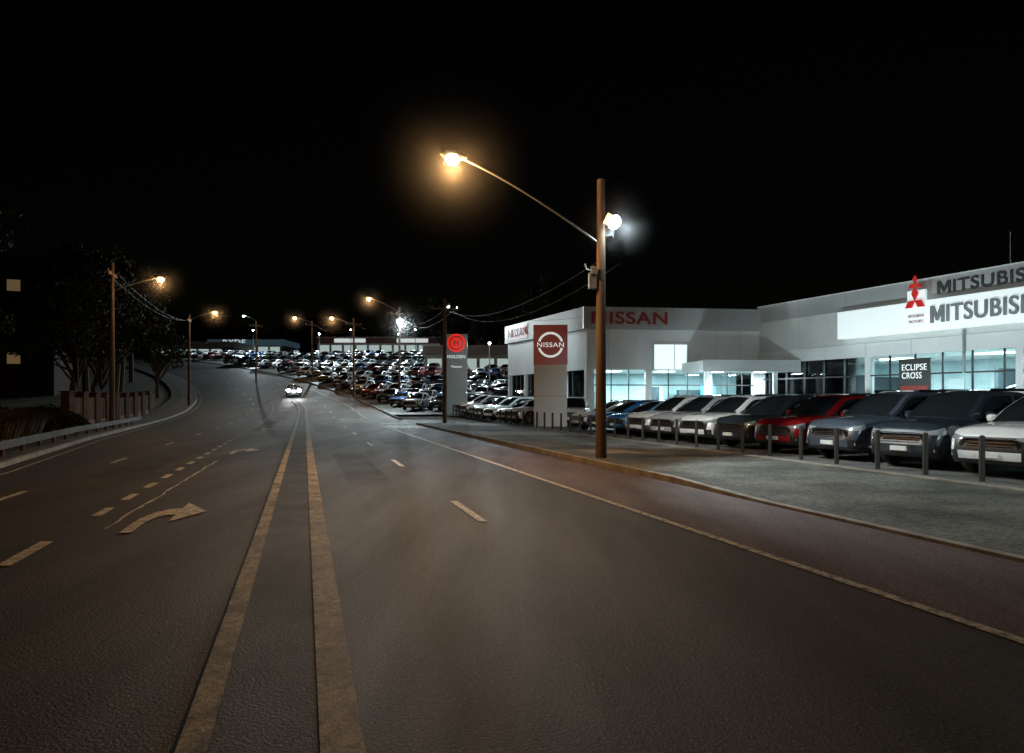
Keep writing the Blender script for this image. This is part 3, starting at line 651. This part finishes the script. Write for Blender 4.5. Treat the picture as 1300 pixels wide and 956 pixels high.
while y<62:
    x=xc(y)+oleft(y)-2.7
    bp_.append((x-.22,x+.22,y-.22,y+.22,gz(y),gz(y)+2.0)); bp_.append((x-.27,x+.27,y-.27,y+.27,gz(y)+2.0,gz(y)+2.08))
    for k in range(1,9):
        yy=y+.3+k*.32; xx=xc(yy)+oleft(yy)-2.7; pk.append((xx-.03,xx+.03,yy-.1,yy+.1,gz(yy)+.35,gz(yy)+1.75))
    y+=3.2
part(fe,'brick_pier',bp_,BRICK); part(fe,'picket',pk,WOOD)
strip('fence_plinth',lambda y:oleft(y)-2.78,lambda y:oleft(y)-2.62,36,62,.45,BRICK,fe,solid=.4)
gr=empty('guard_rail')
strip('rail',lambda y:oleft(y)-.52,lambda y:oleft(y)-.46,2,46,lambda y:.55,RAILM,gr,solid=.22)
part(gr,'post',[(xc(y)+oleft(y)-.62,xc(y)+oleft(y)-.53,y-.05,y+.05,0,.57) for y in [3+2*i for i in range(21)]],WOOD)
# ---------------------------------------------------------------- trees
def tree_mesh(name,h,cr,nclump,nl,seed,lm=LEAF,ls=.16):
    rnd=random.Random(seed); V=[];Fc=[];MI=[]
    def limb(a,b,r0,r1):
        a=Vector(a);b=Vector(b); d=(b-a).normalized(); q=Vector((0,0,1)).rotation_difference(d).to_matrix(); s=7; base=len(V)
        mid=(a+b)/2+Vector((rnd.uniform(-.1,.1),rnd.uniform(-.1,.1),0))*(b-a).length
        for p,r in((a,r0),(mid,(r0+r1)/2),(b,r1)):
            for i in range(s):
                t=2*math.pi*i/s; V.append(tuple(p+q@Vector((r*math.cos(t),r*math.sin(t),0))))
        for j in range(2):
            for i in range(s):
                k=(i+1)%s; Fc.append((base+j*s+i,base+j*s+k,base+(j+1)*s+k,base+(j+1)*s+i)); MI.append(0)
    top=(rnd.uniform(-.4,.4),rnd.uniform(-.4,.4),h*.55); limb((0,0,-.2),top,h*.028,h*.016)
    for c in range(nclump):
        u=rnd.uniform(0,2*math.pi); e=rnd.uniform(-.35,1); rr=cr*rnd.uniform(.25,1)*math.sqrt(max(.1,1-max(0,e)**2*.8))
        cx,cy,cz=rr*math.cos(u),rr*math.sin(u),h*.66+e*h*.34
        st=rnd.uniform(.45,1); s0=Vector(top)*st; limb(s0,(cx,cy,cz),h*.009,h*.003)
        cs=cr*rnd.uniform(.18,.38)
        for l in range(nl):
            while True:
                p=Vector((rnd.uniform(-1,1),rnd.uniform(-1,1),rnd.uniform(-1,1)))
                if p.length<1: break
            p=Vector((cx,cy,cz))+Vector((p.x*cs*1.2,p.y*cs*1.2,p.z*cs*.8))
            n=Vector((rnd.gauss(0,1),rnd.gauss(0,1),rnd.gauss(0,1))).normalized(); t=n.orthogonal().normalized(); b2=n.cross(t); s=ls*rnd.uniform(.6,1.3); base=len(V)
            V.extend([tuple(p-t*s),tuple(p+b2*s*.45),tuple(p+t*s),tuple(p-b2*s*.45)]); Fc.append((base,base+1,base+2,base+3)); MI.append(1)
    return mesh(name,V,Fc,[BARK,lm],MI)
T=[tree_mesh('gum_a',13,4.6,34,190,1,ls=.24),tree_mesh('gum_b',10,4.0,28,190,2,ls=.22),tree_mesh('gum_c',16,5.2,42,170,3,ls=.27)]
def tree(i,x,y,s=1.,name='tree'):
    o=obj(name,T[i],None,(x,y,gz(y)-.1),random.uniform(0,6)); o.scale=(s,s,s*random.uniform(.9,1.1)); return o
for i,x,y,s in [(0,-32,52,.8),(1,-35,60,.9),(2,-42,70,.9),(0,-46,82,1.1),(2,-52,94,1),(1,-43,86,.8),(2,-39,46,1),(1,-33,41,.75),(0,-49,57,1.1),(0,-58,108,1.1),(2,-66,118,1),(1,-72,132,1),(0,-36,33,.9),(2,-58,70,1.0),(1,-86,150,1.2),(0,-94,165,1.2),
                (2,-14,146,.9),(1,-6,148,.9),(0,-2,146,.9),(2,6,126,1)]: tree(i,x,y,s)
rt=random.Random(5); V=[];Fc=[]
for k in range(60):
    cx=rt.uniform(-170,110); cy=rt.uniform(205,235); ch=rt.uniform(6,13)
    for l in range(260):
        p=Vector((rt.gauss(0,1),rt.gauss(0,1),rt.gauss(0,1))); p=p/max(1,p.length/1.3); q=Vector((cx+p.x*4.5,cy+p.y*3,gz(cy)+ch*.55+p.z*ch*.42)); n=Vector((rt.gauss(0,1),rt.gauss(0,1),rt.gauss(0,1))).normalized(); t=n.orthogonal(); b2=n.cross(t); b=len(V); s=.6
        V.extend([tuple(q-t*s),tuple(q+b2*s*.6),tuple(q+t*s),tuple(q-b2*s*.6)]); Fc.append((b,b+1,b+2,b+3))
obj('distant_trees',mesh('distant_trees',V,Fc,LEAF))
def shrub_mesh(name,r,h,n,seed,lm,blade):
    rnd=random.Random(seed);V=[];Fc=[]
    for i in range(n):
        a=rnd.uniform(0,6.283); q=math.sqrt(rnd.random())*r; p=Vector((q*math.cos(a),q*math.sin(a),0))
        if blade:
            lean=Vector((math.cos(a)*q/r*.5,math.sin(a)*q/r*.5,0)); hh=h*rnd.uniform(.6,1); s=.02; t=Vector((-math.sin(a),math.cos(a),0)); b=len(V)
            V.extend([tuple(p-t*s),tuple(p+t*s),tuple(p+lean*.5*hh+Vector((0,0,hh*.75))+t*s),tuple(p+lean*.5*hh+Vector((0,0,hh*.75))-t*s),tuple(p+lean*1.4*hh+Vector((0,0,hh*.95)))]); Fc.append((b,b+1,b+2,b+3)); Fc.append((b+3,b+2,b+4))
        else:
            z=rnd.uniform(.05,1)*h*math.sqrt(max(.05,1-(q/r)**2)); c=p+Vector((0,0,z)); n_=Vector((rnd.gauss(0,1),rnd.gauss(0,1),rnd.gauss(0,1))).normalized(); t=n_.orthogonal(); b2=n_.cross(t); b=len(V); s=.08
            V.extend([tuple(c-t*s),tuple(c+b2*s*.5),tuple(c+t*s),tuple(c-b2*s*.5)]); Fc.append((b,b+1,b+2,b+3))
    return mesh(name,V,Fc,lm)
SH=[shrub_mesh('tussock',1.0,1.3,1500,1,DRY,True),shrub_mesh('shrub',1.3,1.5,2600,2,LEAF,False)]
for i in range(18):
    y=20+i*1.7; x=xc(y)+oleft(y)-random.uniform(2.2,5.5) if y<36 else xc(y)+oleft(y)-random.uniform(4,7)
    o=obj('ornamental_grass' if i%2==0 else 'shrub',SH[i%2],None,(x,y,0.0),random.uniform(0,6)); s=random.uniform(.7,1.2); o.scale=(s,s,s)
# ---------------------------------------------------------------- world, camera
w=bpy.data.worlds.new('World'); S.world=w; w.use_nodes=True; nt=w.node_tree; bg=nt.nodes['Background']
sk=nt.nodes.new('ShaderNodeTexSky'); sk.sky_type='NISHITA'; sk.sun_disc=False; sk.sun_elevation=math.radians(2); sk.sun_rotation=math.radians(200)
nt.links.new(sk.outputs[0],bg.inputs[0]); bg.inputs[1].default_value=.0005
cam=bpy.data.cameras.new('camera'); co=obj('camera',cam); co.location=(0,0,1.65); co.rotation_euler=(math.pi/2,0,0)
cam.sensor_width=36; cam.lens=36*900/1300; cam.shift_y=.0223; cam.clip_end=2000; cam.clip_start=.05
S.camera=co
print('objects',len(bpy.data.objects))
